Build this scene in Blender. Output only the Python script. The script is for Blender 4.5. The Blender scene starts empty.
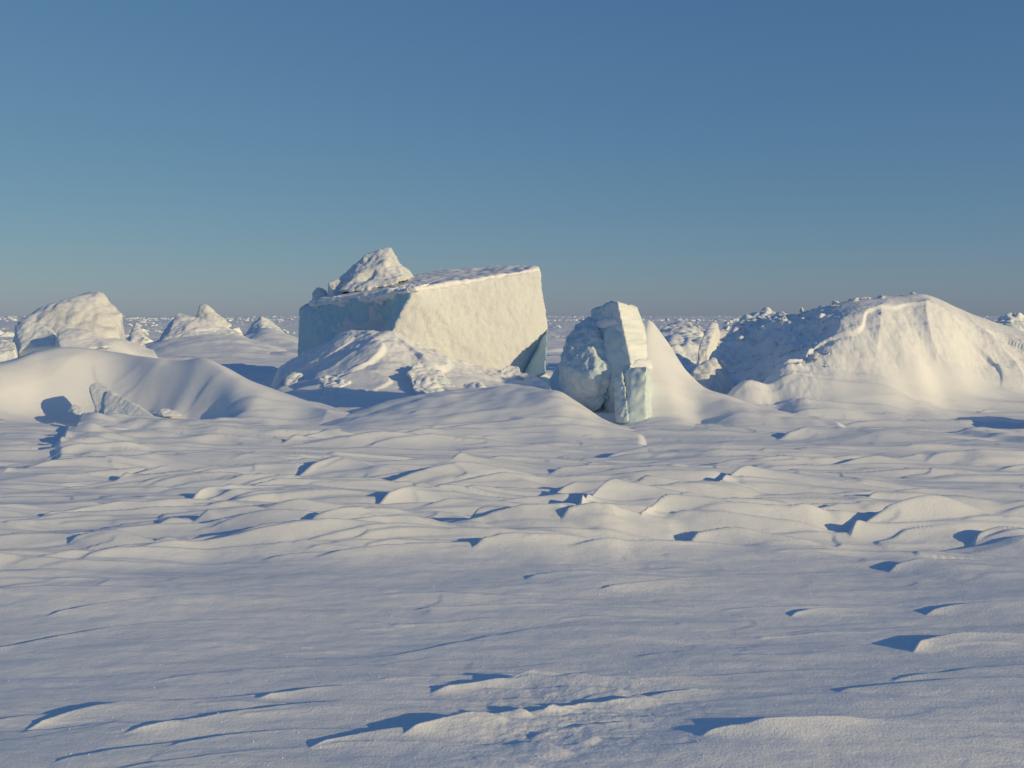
import bpy, bmesh, math, random
import numpy as np
from mathutils import Vector

random.seed(7)
SC = bpy.context.scene
COL = SC.collection
HC, F, YH = 1.8, 1000.0, 316.0           # eye height (m), focal length and horizon row in pixels

# ------------------------------------------------------------------ helpers
def P(px, py, Y):
    """point seen at pixel (px, py) at depth Y metres"""
    return ((px - 512.0) / F * Y, Y, HC - (py - YH) / F * Y)

def G(px, py, z=0.0):
    Y = F * (HC - z) / (py - YH)
    return ((px - 512.0) / F * Y, Y)

def tag(o, label=None, cat=None, group=None, kind=None):
    if label: o['label'] = label
    if cat: o['category'] = cat
    if group: o['group'] = group
    if kind: o['kind'] = kind
    return o

def empty(name, loc):
    o = bpy.data.objects.new(name, None); COL.objects.link(o); o.location = loc
    o.empty_display_size = 0.3
    return o

def link(name, me, mat=None, parent=None, loc=None):
    o = bpy.data.objects.new(name, me); COL.objects.link(o)
    if mat is not None and len(me.materials) == 0: me.materials.append(mat)
    if parent is not None:
        o.parent = parent
        o.matrix_parent_inverse.identity()
    if loc is not None: o.location = loc
    return o

# -------- numpy gradient noise
def _h(ix, iy, iz, seed):
    a = (ix.astype(np.int64) * 374761393 + iy.astype(np.int64) * 668265263 + iz * 1274126177 + seed * 974634777) & 0xFFFFFFFF
    a = ((a ^ (a >> 13)) * 1274126177) & 0xFFFFFFFF
    return (a ^ (a >> 16)) & 0xFFFFFFFF

def noise2(x, y, seed=0):
    x0 = np.floor(x); y0 = np.floor(y)
    fx = (x - x0).astype(np.float32); fy = (y - y0).astype(np.float32)
    u = fx * fx * fx * (fx * (fx * 6 - 15) + 10); v = fy * fy * fy * (fy * (fy * 6 - 15) + 10)
    r = []
    for dy in (0, 1):
        for dx in (0, 1):
            a = _h(x0 + dx, y0 + dy, 0, seed).astype(np.float32) * np.float32(2 * math.pi / 4294967296.0)
            r.append(np.cos(a) * (fx - dx) + np.sin(a) * (fy - dy))
    a = r[0] + u * (r[1] - r[0]); b = r[2] + u * (r[3] - r[2])
    return (a + v * (b - a)) * 1.5

def fbm2(x, y, seed=0, oct=4, gain=0.5):
    s = 0; a = 1.0
    for i in range(oct):
        s = s + a * noise2(x * 2 ** i + 17.3 * i, y * 2 ** i - 9.1 * i, seed + i); a *= gain
    return s

def noise3(p, seed=0):
    x, y, z = p[:, 0], p[:, 1], p[:, 2]
    x0, y0, z0 = np.floor(x), np.floor(y), np.floor(z)
    f = [x - x0, y - y0, z - z0]
    w = [t * t * t * (t * (t * 6 - 15) + 10) for t in f]
    out = 0
    for dx in (0, 1):
        for dy in (0, 1):
            for dz in (0, 1):
                h = _h(x0 + dx, y0 + dy, (z0 + dz).astype(np.int64), seed)
                a = (h & 0xFFFF) * (2 * math.pi / 65536.0); c = ((h >> 16) & 0xFFFF) / 32768.0 - 1.0
                s = np.sqrt(np.maximum(0, 1 - c * c))
                g = np.cos(a) * s * (f[0] - dx) + np.sin(a) * s * (f[1] - dy) + c * (f[2] - dz)
                out = out + g * (w[0] if dx else 1 - w[0]) * (w[1] if dy else 1 - w[1]) * (w[2] if dz else 1 - w[2])
    return out * 1.5

def sst(a, b, x):
    t = np.clip((x - a) / (b - a), 0, 1)
    return t * t * (3 - 2 * t)

# ------------------------------------------------------------------ materials
def nd(nt, typ, **kw):
    n = nt.nodes.new(typ)
    for k, v in kw.items():
        if k in n.inputs: n.inputs[k].default_value = v
        else: setattr(n, k, v)
    return n

def snow_material(name, base, grain=1.0, crust=0.0, rough=0.6, tint=None, tint_amt=0.0):
    m = bpy.data.materials.new(name); m.use_nodes = True
    nt = m.node_tree; L = nt.links.new
    bs = nt.nodes['Principled BSDF']
    bs.inputs['Roughness'].default_value = rough
    bs.inputs['Specular IOR Level'].default_value = 0.25
    geo = nd(nt, 'ShaderNodeNewGeometry')
    # faint natural variation of the snow itself (old crust / fresh snow)
    mp = nd(nt, 'ShaderNodeMapping'); mp.inputs['Scale'].default_value = (0.35, 1.2, 1.2)
    L(geo.outputs['Position'], mp.inputs['Vector'])
    nz = nd(nt, 'ShaderNodeTexNoise', Scale=1.6, Detail=6.0, Roughness=0.6)
    L(mp.outputs[0], nz.inputs['Vector'])
    cr = nd(nt, 'ShaderNodeValToRGB')
    cr.color_ramp.elements[0].position = 0.3; cr.color_ramp.elements[1].position = 0.7
    d = 0.94
    cr.color_ramp.elements[0].color = (base[0] * d, base[1] * d, base[2] * d, 1)
    cr.color_ramp.elements[1].color = (*base, 1)
    L(nz.outputs['Fac'], cr.inputs['Fac'])
    src = cr.outputs['Color']
    if tint:
        nz2 = nd(nt, 'ShaderNodeTexNoise', Scale=2.2, Detail=8.0, Roughness=0.65)
        L(geo.outputs['Position'], nz2.inputs['Vector'])
        r2 = nd(nt, 'ShaderNodeValToRGB')
        r2.color_ramp.elements[0].position = 0.62 - 0.35 * tint_amt; r2.color_ramp.elements[1].position = 0.72 - 0.30 * tint_amt
        L(nz2.outputs['Fac'], r2.inputs['Fac'])
        mx = nd(nt, 'ShaderNodeMix', data_type='RGBA')
        L(r2.outputs['Color'], mx.inputs[0])
        L(src, mx.inputs[6]); mx.inputs[7].default_value = (*tint, 1)
        src = mx.outputs[2]
    L(src, bs.inputs['Base Color'])
    # wind ripples + grain + crust as bump
    mp2 = nd(nt, 'ShaderNodeMapping'); mp2.inputs['Scale'].default_value = (5.0, 16.0, 12.0)
    mp2.inputs['Rotation'].default_value = (0, 0, math.radians(8))
    L(geo.outputs['Position'], mp2.inputs['Vector'])
    rip = nd(nt, 'ShaderNodeTexNoise', Scale=1.0, Detail=5.0, Roughness=0.62)
    L(mp2.outputs[0], rip.inputs['Vector'])
    gr = nd(nt, 'ShaderNodeTexNoise', Scale=75.0, Detail=4.0, Roughness=0.75)
    L(geo.outputs['Position'], gr.inputs['Vector'])
    b1 = nd(nt, 'ShaderNodeBump', Strength=0.22 * grain, Distance=0.03)
    L(rip.outputs['Fac'], b1.inputs['Height'])
    b2 = nd(nt, 'ShaderNodeBump', Strength=0.6 * grain, Distance=0.008)
    L(gr.outputs['Fac'], b2.inputs['Height']); L(b1.outputs[0], b2.inputs['Normal'])
    last = b2
    if crust:
        cn = nd(nt, 'ShaderNodeTexNoise', Scale=7.0, Detail=9.0, Roughness=0.68)
        L(geo.outputs['Position'], cn.inputs['Vector'])
        b3 = nd(nt, 'ShaderNodeBump', Strength=crust, Distance=0.045)
        L(cn.outputs['Fac'], b3.inputs['Height']); L(last.outputs[0], b3.inputs['Normal'])
        last = b3
    L(last.outputs[0], bs.inputs['Normal'])
    return m

M_SNOW = snow_material('wind_packed_snow', (0.86, 0.87, 0.88))
M_DRIFT = snow_material('drift_snow', (0.86, 0.87, 0.88), grain=0.6)
M_CRUST = snow_material('crusted_ice', (0.74, 0.755, 0.765), grain=0.5, crust=0.8)
M_ICE = snow_material('blue_ice', (0.64, 0.75, 0.77), grain=0.25, crust=0.25, rough=0.35, tint=(0.78, 0.84, 0.86), tint_amt=0.15)
M_DEEP = snow_material('shade_blue_ice', (0.42, 0.64, 0.74), grain=0.3, crust=0.8, rough=0.35, tint=(0.66, 0.78, 0.82), tint_amt=0.05)  # blue ice, darkened to carry the shade of the big block's faces
M_ROUGH = snow_material('rough_frosted_ice', (0.68, 0.78, 0.82), grain=0.5, crust=0.9, rough=0.5, tint=(0.85, 0.87, 0.87), tint_amt=0.4)
M_RUBBLE = snow_material('rubble_ice', (0.80, 0.84, 0.86), grain=0.5, crust=0.6)

# banded face of the upright slab
def banded(name):
    m = snow_material(name, (0.84, 0.85, 0.84), grain=0.4, crust=0.25)
    nt = m.node_tree; L = nt.links.new
    bs = nt.nodes['Principled BSDF']
    geo = nd(nt, 'ShaderNodeNewGeometry')
    mp = nd(nt, 'ShaderNodeMapping'); mp.inputs['Scale'].default_value = (0.6, 0.6, 9.0)
    mp.inputs['Rotation'].default_value = (0.06, 0.10, 0)
    L(geo.outputs['Position'], mp.inputs['Vector'])
    nz = nd(nt, 'ShaderNodeTexNoise', Scale=1.3, Detail=4.0, Roughness=0.6)
    L(mp.outputs[0], nz.inputs['Vector'])
    r = nd(nt, 'ShaderNodeValToRGB')
    r.color_ramp.elements[0].position = 0.35; r.color_ramp.elements[1].position = 0.62
    r.color_ramp.elements[0].color = (0.60, 0.68, 0.70, 1); r.color_ramp.elements[1].color = (0.84, 0.85, 0.84, 1)
    L(nz.outputs['Fac'], r.inputs['Fac']); L(r.outputs['Color'], bs.inputs['Base Color'])
    return m
M_BAND = banded('layered_ice')

# ------------------------------------------------------------------ terrain height
WIND = math.radians(-4)                  # wind blows from the left to the right of the view
CW, SW = math.cos(WIND), math.sin(WIND)

# sastrugi: crest arcs from the blunt upwind nose (first pixel) to the tail (second pixel);
# height m, width of the sunlit slope m, hook of the nose m, bow of the crest m
ARC_PX = [
    (185, 536, 445, 560, .15, .42, .34, .10), (380, 516, 640, 508, .13, .40, .30, .15), (460, 547, 640, 556, .13, .26, .22, .05),
    (465, 571, 640, 574, .09, .22, .14, .05), (574, 526, 780, 516, .165, .50, .62, .15), (541, 481, 800, 484, .10, .6, .35, .20),
    (560, 504, 780, 505, .10, .42, .40, .10), (632, 504, 760, 508, .09, .30, .15, .05), (642, 552, 860, 556, .15, .34, .42, .10),
    (692, 562, 860, 570, .11, .20, .20, .03), (712, 500, 900, 488, .11, .5, .22, .10), (860, 510, 1060, 498, .10, .5, .26, .10),
    (857, 558, 1090, 556, .14, .40, .30, .12), (957, 566, 1100, 568, .10, .22, .20, .03), (880, 528, 1010, 532, .09, .28, .12, .05),
    (785, 625, 900, 622, .05, .12, .06, .01), (922, 664, 1110, 668, .12, .24, .17, .02), (917, 632, 1100, 624, .06, .24, .14, .02),
    (887, 592, 1060, 590, .06, .26, .10, .04), (706, 758, 880, 752, .055, .08, .06, .01), (296, 484, 560, 478, .15, .62, .40, .2),
    (190, 506, 440, 498, .13, .5, .30, .2), (100, 486, 340, 478, .11, .5, .30, .1), (40, 520, 300, 512, .10, .45, .25, .15),
    (284, 450, 520, 446, .13, .6, .30, .1), (414, 436, 640, 438, .16, .6, .30, .1), (300, 545, 520, 548, .09, .3, .12, .08),
    (150, 551, 400, 556, .08, .3, .10, .10), (-60, 566, 220, 560, .09, .36, .12, .10), (-30, 640, 260, 622, .045, .3, .08, .08),
    (450, 476, 700, 470, .13, .5, .25, .15), (360, 494, 560, 492, .11, .4, .22, .10), (500, 526, 700, 526, .11, .32, .15, .05),
    (776, 446, 1000, 440, .14, .6, .25, .1), (660, 476, 930, 474, .10, .5, .2, .15), (820, 476, 1060, 468, .08, .5, .2, .1),
    (520, 592, 700, 584, .035, .2, .05, .04), (600, 600, 860, 590, .03, .26, .05, .05), (-80, 600, 160, 598, .06, .3, .1, .08),
    (720, 526, 900, 528, .09, .34, .15, .08), (-60, 520, 130, 508, .11, .45, .2, .1), (560, 552, 700, 556, .10, .22, .12, .05),
    (230, 524, 420, 530, .10, .3, .2, .05), (60, 548, 200, 552, .08, .25, .12, .03), (0, 480, 180, 470, .12, .5, .2, .1), (600, 462, 860, 458, .12, .6, .25, .1),
    # long crest lines of the foreground
    (14, 714, 300, 694, .060, .22, .22, .03), (126, 724, 560, 702, .050, .17, .05, .05), (420, 694, 700, 678, 0.075, .18, .08, .05), (250, 694, 520, 686, .06, .16, .06, .04),
    (330, 754, 640, 722, .060, .18, .08, .04), (420, 744, 660, 712, .07, .15, .08, .04), (540, 726, 700, 700, .06, .10, .05, .02), (470, 680, 1120, 738, .10, .34, .03, .03), (740, 754, 1130, 752, .060, .18, .03, .02),
    (-60, 672, 120, 662, .02, .25, .03, .03), (60, 745, 330, 738, .03, .2, .05, .04), (150, 668, 420, 660, .02, .2, .04, .04), (620, 660, 900, 652, .018, .22, .03, .04), (820, 700, 1080, 704, .03, .25, .05, .04), (40, 612, 330, 604, .03, .3, .06, .06), (430, 612, 700, 622, .022, .2, .05, .05), (390, 650, 620, 628, .018, .18, .03, .03),
]
def make_arcs():
    rg = random.Random(42); out = []
    for x0, y0, x1, y1, h, D, K, bow in ARC_PX:
        a = G(x0, y0); b = G(x1, y1)
        out.append((a[0], a[1], math.atan2(b[1] - a[1], b[0] - a[0]), math.hypot(b[0] - a[0], b[1] - a[1]), h * (1.2 if a[1] > 6 else 0.72), D * (1.1 if a[1] > 6 else 1.0), K * 0.5, bow))
    def scatter(n, y0, y1, h0, h1, l0, l1, sp=0.66):
        for i in range(n):
            Y = 1 / rg.uniform(1 / y1, 1 / y0); X = rg.uniform(-sp, sp) * Y
            k = rg.random() ** 1.6
            L_ = l0 + (l1 - l0) * k; h = h0 + (h1 - h0) * k * rg.uniform(.6, 1)
            out.append((X, Y, math.radians(rg.uniform(-9, 5)), L_, h, L_ * rg.uniform(.06, .13), L_ * rg.uniform(.015, .045), L_ * rg.uniform(-.02, .05)))
    scatter(260, 7.0, 16.0, .02, .085, 1.6, 7.0)
    scatter(50, 14, 30, .04, .11, 2, 6)
    scatter(26, 4.0, 7.0, .006, .022, .4, 1.6)
    return out
ARCS = make_arcs()

# broken crest lines: points (px, py), height, reach of the high side (m), width of the step (m), +1 = high side towards the viewer / right
SCARPS = [
    # left crack wall with the blue shadow under it
    ([(104, 411), (97, 420), (84, 434), (70, 446), (56, 462), (52, 474)], 0.24, 1.6, 0.12, 'R'),
    # shallow crest behind it
    ([(8, 408), (30, 402), (60, 408), (98, 416)], 0.10, 1.2, 0.12, 'N'),
]

def curve_through(pts, n=7):
    q = [pts[0]] + list(pts) + [pts[-1]]; out = []
    for i in range(1, len(q) - 2):
        for k in range(n):
            t = k / n
            out.append(tuple(0.5 * (2 * q[i][j] + (q[i + 1][j] - q[i - 1][j]) * t + (2 * q[i - 1][j] - 5 * q[i][j] + 4 * q[i + 1][j] - q[i + 2][j]) * t * t + (3 * q[i][j] - q[i - 1][j] - 3 * q[i + 1][j] + q[i + 2][j]) * t ** 3) for j in (0, 1)))
    return out + [pts[-1]]

def seg_dist(x, y, pts):
    """unsigned distance to a polyline, side of it and fraction along it"""
    ln = np.cumsum([0] + [math.hypot(pts[i + 1][0] - pts[i][0], pts[i + 1][1] - pts[i][1]) for i in range(len(pts) - 1)])
    best = np.full(x.shape, 1e9, np.float32); sd = np.zeros_like(best); fr = np.zeros_like(best)
    n = len(pts) - 1
    for i in range(n):
        ax, ay = pts[i]; bx, by = pts[i + 1]
        ex, ey = bx - ax, by - ay; l2 = ex * ex + ey * ey
        t = np.clip(((x - ax) * ex + (y - ay) * ey) / l2, 0, 1)
        dx = x - ax - t * ex; dy = y - ay - t * ey
        d = np.sqrt(dx * dx + dy * dy); cr = ex * (y - ay) - ey * (x - ax)
        m = d < best
        best[m] = d[m]; sd[m] = np.sign(cr[m]); fr[m] = ((ln[i] + t * (ln[i + 1] - ln[i])) / ln[-1])[m]
    return best, sd, fr

# broad gentle swells: px, py, radius x, radius y, height
SWELLS = [(430, 400, 3.5, 3.0, 0.18), (640, 425, 2.6, 2.0, 0.15), (200, 440, 3.0, 2.0, 0.15), (880, 440, 4.0, 2.0, 0.1),
          (560, 600, 1.5, 0.5, 0.03), (250, 600, 1.5, 0.6, 0.04), (80, 585, 1.2, 0.5, 0.05), (740, 762, 0.9, 0.40, 0.075)]

def terrain(X, Y):
    shp = X.shape
    x = X.ravel().astype(np.float64); y = Y.ravel().astype(np.float64)
    r = np.hypot(x, y)
    z = np.zeros(x.shape, np.float32)
    # metre-scale warp so that nothing runs ruler-straight
    wx = fbm2(x * 0.5, y * 0.9, 11, 2, 0.35) * 0.16; wy = fbm2(x * 0.6, y * 0.9, 21, 2, 0.35) * 0.10
    near = r < 60
    xs = (x + wx).astype(np.float32); ys = (y + wy).astype(np.float32)
    front = near & (y > 1.5)
    # swells
    z += 0.10 * sst(5, 14, r) * noise2(x * 0.10 + 3, y * 0.16, 31) + 0.03 * noise2(x * 0.35, y * 0.7, 32)
    z += sst(35, 90, r) * (0.18 * fbm2(x * 0.05, y * 0.09, 33, 4)) * (1 - 0.4 * sst(300, 1500, r))
    z += (0.028 * x * (1 - sst(6.0, 8.0, y)) * sst(1.0, 3.0, y) * (1 - sst(3.5, 6, np.abs(x)))).astype(np.float32)
    for px, py, rx, ry, h in SWELLS:
        gx, gy = G(px, py)
        q = ((x - gx) / rx) ** 2 + ((y - gy) / ry) ** 2
        m = q < 6
        z[m] += h * np.exp(-q[m])
    # sastrugi: warped saw-tooth steps, blunt side to the left (upwind), long tail to the right
    u = x * CW + y * SW; v = -x * SW + y * CW
    def saw(lam, wu, wv, warp, amp, seed, mask, sharp=0.11):
        m = mask > 0.01
        if not m.any(): return
        uu, vv = u[m], v[m]
        n = fbm2(uu / wu, vv / wv, seed, 2, 0.3)
        ph = uu / lam + warp * n
        f = ph - np.floor(ph)
        s = np.where(f < sharp, sst(0, sharp, f), (1 - (f - sharp) / (1 - sharp)) ** 1.5)
        a = sst(-0.15, 0.55, noise2(uu / (wu * 1.3) + 5.5, vv / (wv * 1.6), seed + 7))
        z[m] += (amp * mask[m] * a * (s - 0.35)).astype(np.float32)
    belt = sst(6.8, 7.8, r) * (1 - 0.5 * sst(13, 18, r)) * (1 - sst(35, 60, r))
    # streamlined ridges drawn out along the wind
    def ridge(wu, wv, amp, seed, mask, pw=2.0):
        m = mask > 0.01
        n = noise2(u[m] / wu + 0.6 * noise2(u[m] / wu, v[m] / (wv * 2), seed + 3), v[m] / wv + 0.5 * noise2(u[m] / (wu * 0.8), v[m] / (wv * 3), seed + 5), seed)
        z[m] += (amp * mask[m] * (np.clip(1 - np.abs(n) * 1.5, 0, 1) ** pw - 0.3)).astype(np.float32)
    ridge(7.0, 0.85, 0.035, 201, belt, 2.6)
    ridge(3.0, 0.40, 0.016, 211, belt * 0.8 + 0.12 * (r < 8))
    ridge(6.0, 1.8, 0.10, 221, sst(11, 15, r) * (1 - sst(60, 120, r)))
    # long layered bands across the wind-worked belt: gentle face towards the viewer, short drop behind
    def bands(wl, amp, seed, mask, cut=0.84):
        m = mask > 0.01
        uu, vv = u[m], v[m]
        ph = vv / wl + 1.0 * noise2(uu / (7.0 * wl), vv / (2.2 * wl), seed) + 0.22 * noise2(uu / (2.6 * wl), vv / (1.1 * wl), seed + 1) + 0.05 * uu / wl
        f = ph - np.floor(ph)
        s = np.where(f < cut, (f / cut) ** 1.4, 1 - sst(cut, 1, f))
        a = sst(-0.35, 0.35, noise2(uu / (5.0 * wl) + 3.1, vv / (1.1 * wl), seed + 2))
        z[m] += (amp * mask[m] * a * (s - 0.4)).astype(np.float32)
    bands(1.1, 0.105, 241, belt)
    bands(0.55, 0.034, 251, belt * 0.9 + 0.10 * (r < 8))
    saw(5.0, 5.0, 0.95, 1.0, 0.035, 101, belt, 0.08)
    saw(3.0, 3.0, 0.5, 0.9, 0.035, 131, belt * 0.9 + 0.12)
    saw(0.9, 0.9, 0.22, 0.9, 0.014, 141, belt + 0.25 * (r < 8))
    saw(7.0, 6.0, 2.2, 1.0, 0.11, 181, sst(12, 16, r) * (1 - sst(90, 160, r)))
    saw(14, 11, 5.0, 1.1, 0.24, 191, sst(40, 60, r) * (1 - sst(300, 600, r)))
    # crest arcs
    for gx, gy, ang, L_, Hh, D, K, bow in ARCS:
        rad = L_ + 2.5 * D
        m = np.nonzero((np.abs(x - gx - 0.5 * L_) < 0.5 * L_ + 3 * D) & (np.abs(y - gy - 0.5 * L_ * math.sin(ang)) < 3.5 * D + K + abs(bow) + 0.5 * L_ * abs(math.sin(ang)) + .1) & front)[0]
        if not len(m): continue
        c, sn = math.cos(ang), math.sin(ang)
        dx = xs[m] - gx; dy = ys[m] - gy
        uu = dx * c + dy * sn; vv = -dx * sn + dy * c
        t = np.clip(uu / L_, 0, 1)
        vc = K * (1 - np.exp(-t / 0.11)) + bow * np.sin(math.pi * t)
        e = vv - vc
        st = max(0.012 + 0.0035 * gy, 0.45 * Hh)
        lead = uu - 1.0 * np.maximum(-e, 0)
        rise = 0.55 * sst(0, 0.02 + 0.05 * L_ + 0.3 * np.maximum(-e, 0), lead) + 0.45 * sst(0, 0.3 * L_, lead)
        tail = np.clip(1 - t, 0, 1) ** 0.8 * (1 - sst(0.8, 1, t))
        Dt = D * (0.22 + 1.1 * sst(0, 0.45, t))
        q = np.maximum(-e, 0) / Dt
        nearp = np.clip(1 - q / 1.9, 0, 1) ** 1.8
        farp = 1 - sst(0, st, e)
        p = np.where(e < 0, nearp, farp)
        z[m] += (Hh * rise * tail * p - 0.18 * Hh * rise * tail * np.exp(-((e - 2.0 * st) / (1.3 * st)) ** 2)).astype(np.float32)
    # placed broken crests
    for pts, h, D, st, side in SCARPS:
        g = curve_through([G(*p) for p in pts])
        gx = [p[0] for p in g]; gy = [p[1] for p in g]; pad = D * 3
        m = front & (x > min(gx) - pad) & (x < max(gx) + pad) & (y > min(gy) - pad) & (y < max(gy) + pad)
        d, sd, fr = seg_dist(xs[m], ys[m], g)
        # polylines are listed left to right (or top to bottom): the viewer's side is on their right hand
        sg = sd if side in ('F', 'R') else -sd
        if side == 'R': sg = sd
        d = d * sg
        up = np.where(d > 0, np.exp(-np.maximum(d, 0) / D) * (1 - sst(D * 1.6, D * 2.8, d)), 0)
        step = sst(-st, 0, d)
        h = h * (0.7 if min(gy) > 6 else 0.55); vary = 0.75 + 0.5 * noise2(xs[m] * 2.5, ys[m] * 2.5, 77)
        tap = sst(0, 0.35, fr) * (1 - sst(0.65, 1.0, fr))
        z[m] += (h * tap * vary * np.where(d > 0, up, step * step) - 0.25 * h * tap * np.exp(-((d + st * 2.2) / (st * 2)) ** 2)).astype(np.float32)
    # broken crust in the foreground, right of the middle
    gx, gy = G(560, 725)
    q = np.exp(-((x - gx) / 0.55) ** 2 - ((y - gy) / 0.55) ** 2)
    m = q > 0.02
    xx, yy = xs[m] + 0.25 * ys[m], ys[m]
    ph = 7.0 * yy + 1.3 * xx + 1.2 * noise2(xx * 1.6, yy * 3.0, 321) + 0.2 * noise2(xx * 6, yy * 9, 322)
    f = ph - np.floor(ph)
    pl = np.where(f < 0.85, f / 0.85, 1 - (f - 0.85) / 0.15) * sst(-0.2, 0.3, noise2(xx * 3.0, yy * 4.0, 303))
    z[m] += (q[m] * (0.020 * pl + 0.012 * noise2(xx * 2.4, yy * 4.2, 304) + 0.004 * fbm2(xx * 14, yy * 20, 305, 3))).astype(np.float32)
    # fine relief
    fm = 1 - sst(14, 22, r)
    m = fm > 0.01
    z[m] += (fm[m] * (0.0090 * fbm2(x[m] * 0.8, y[m] * 3.2, 401, 3, 0.45) + 0.0013 * fbm2(x[m] * 6, y[m] * 14, 402, 3, 0.45) + 0.0022 * (1 - sst(7, 10, r[m])) * fbm2((x[m] - 0.9 * y[m]) * 3.2, (y[m] + 0.5 * x[m]) * 8, 404, 3, 0.5))).astype(np.float32)
    m2 = (r > 12) & (r < 80)
    z[m2] += (0.02 * sst(14, 22, r[m2]) * fbm2(x[m2] * 0.8, y[m2] * 1.8, 403, 3, 0.45)).astype(np.float32)
    # far broken ice field
    m3 = r > 45
    rr = r[m3]
    z[m3] += (sst(45, 120, rr) * 0.22 * np.clip(fbm2(x[m3] * 0.22, y[m3] * 0.22, 405, 4, 0.6) - 0.25, 0, 1)).astype(np.float32)
    # keep the standing place clear
    z = z * sst(0.5, 2.5, r)
    return z.reshape(shp)

def grid_mesh(name, X, Y, Z, wrap=False, keep=None):
    nr, nc = X.shape
    co = np.stack([X, Y, Z], -1).reshape(-1, 3).astype(np.float32)
    idx = np.arange(nr * nc, dtype=np.int32).reshape(nr, nc)
    if wrap: idx = np.concatenate([idx, idx[:, :1]], 1)
    q = np.stack([idx[:-1, :-1], idx[:-1, 1:], idx[1:, 1:], idx[1:, :-1]], -1)
    if keep is not None:
        q = q[keep]
        used = np.unique(q); remap = np.full(nr * nc, -1, np.int32); remap[used] = np.arange(len(used), dtype=np.int32)
        co = co[used]; q = remap[q]
    q = q.reshape(-1, 4)
    me = bpy.data.meshes.new(name)
    me.vertices.add(len(co)); me.vertices.foreach_set('co', co.ravel())
    me.loops.add(q.size); me.loops.foreach_set('vertex_index', q.ravel())
    me.polygons.add(len(q)); me.polygons.foreach_set('loop_start', np.arange(0, q.size, 4, dtype=np.int32))
    me.polygons.foreach_set('use_smooth', np.ones(len(q), bool))
    me.update(calc_edges=True)
    return me

# ground: one disc around the camera, finest in front of it, out past the horizon
def ground_rows():
    r = [0.4]
    while r[-1] < 9000:
        q = r[-1]
        if q < 3.2: d = 0.08
        elif q < 14: d = 0.42 * q * q / 1800 if q < 8 else 0.0149 + 0.002 * (q - 8)
        elif q < 20: d = min(0.5 * q * q / 1800, 0.034)
        elif q < 30: d = 0.036
        else: d = 0.036 * (q / 30) ** 2.0 if q < 120 else 0.036 * 16 * (q / 120) ** 2.2
        r.append(q + d)
    return np.array(r)
rows = ground_rows()
half = math.radians(33)
th = np.concatenate([np.linspace(-half, half, 1100), np.linspace(half, 2 * math.pi - half, 162)[1:-1]])
R_, T_ = np.meshgrid(rows, th, indexing='ij')
GX, GY = R_ * np.sin(T_), R_ * np.cos(T_)
GZ = terrain(GX, GY)
ground = link('snow_ground', grid_mesh('snow_ground', GX, GY, GZ, wrap=True), M_SNOW)
tag(ground, 'wind carved snow covered sea ice with sastrugi reaching the horizon', 'ground', kind='structure')

# ------------------------------------------------------------------ snow mounds and drifts, each a mesh of its own
def smooth_interp(q, xs, ys):
    """monotone cubic through points"""
    xs = np.array(xs, float); ys = np.array(ys, float)
    d = np.diff(ys) / np.diff(xs); m = np.zeros(len(xs))
    m[1:-1] = np.where(d[:-1] * d[1:] > 0, 2 * d[:-1] * d[1:] / (d[:-1] + d[1:] + 1e-12), 0)
    m[0], m[-1] = d[0], d[-1]
    q = np.clip(q, xs[0], xs[-1])
    i = np.clip(np.searchsorted(xs, q) - 1, 0, len(xs) - 2)
    h = xs[i + 1] - xs[i]; t = (q - xs[i]) / h
    return (ys[i] * (1 + 2 * t) * (1 - t) ** 2 + m[i] * h * t * (1 - t) ** 2 + ys[i + 1] * t * t * (3 - 2 * t) + m[i + 1] * h * t * t * (t - 1))

def mound_height(prof, X, Y, pf=1.0, pb=1.0, warp=0.0, fade=12, sg_sil=5):
    """prof rows: px, crest row, crest depth, front foot depth, back foot depth"""
    px = 512 + F * X / Y
    p = np.array(prof, float)
    ax = np.arange(p[0, 0] - 40, p[-1, 0] + 41, 1.0)
    def prof_col(c, sg):
        v = smooth_interp(ax, p[:, 0], p[:, c]); kx = np.arange(-3 * sg, 3 * sg + 1); ker = np.exp(-0.5 * (kx / sg) ** 2); ker /= ker.sum()
        vp = np.pad(v, 3 * sg, mode='edge')
        return np.interp(px, ax, np.convolve(vp, ker, 'valid'))
    if warp:                                                # the flanks wander away from straight columns below the crest
        c0, f0 = prof_col(2, 16), prof_col(3, 16)
        w_ = np.clip((c0 - Y) / (c0 - f0), 0, 1)
        px = px + warp * w_ * (noise2(X * 0.45 + 3.3, Y * 0.5, 55) * 1.6 + 0.6 * noise2(X * 1.3, Y * 1.1, 56))
    sil = prof_col(1, sg_sil); yc = prof_col(2, 16); yf = prof_col(3, 16); yb = prof_col(4, 16)
    zc = HC - (sil - YH) / F * yc
    k = np.where(Y < yc, sst(0, 1, (Y - yf) / (yc - yf)) ** pf, sst(0, 1, (yb - Y) / (yb - yc)) ** pb)
    k = k * sst(p[0, 0], p[0, 0] + fade, px) * (1 - sst(p[-1, 0] - fade, p[-1, 0], px))
    return zc, k

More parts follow.
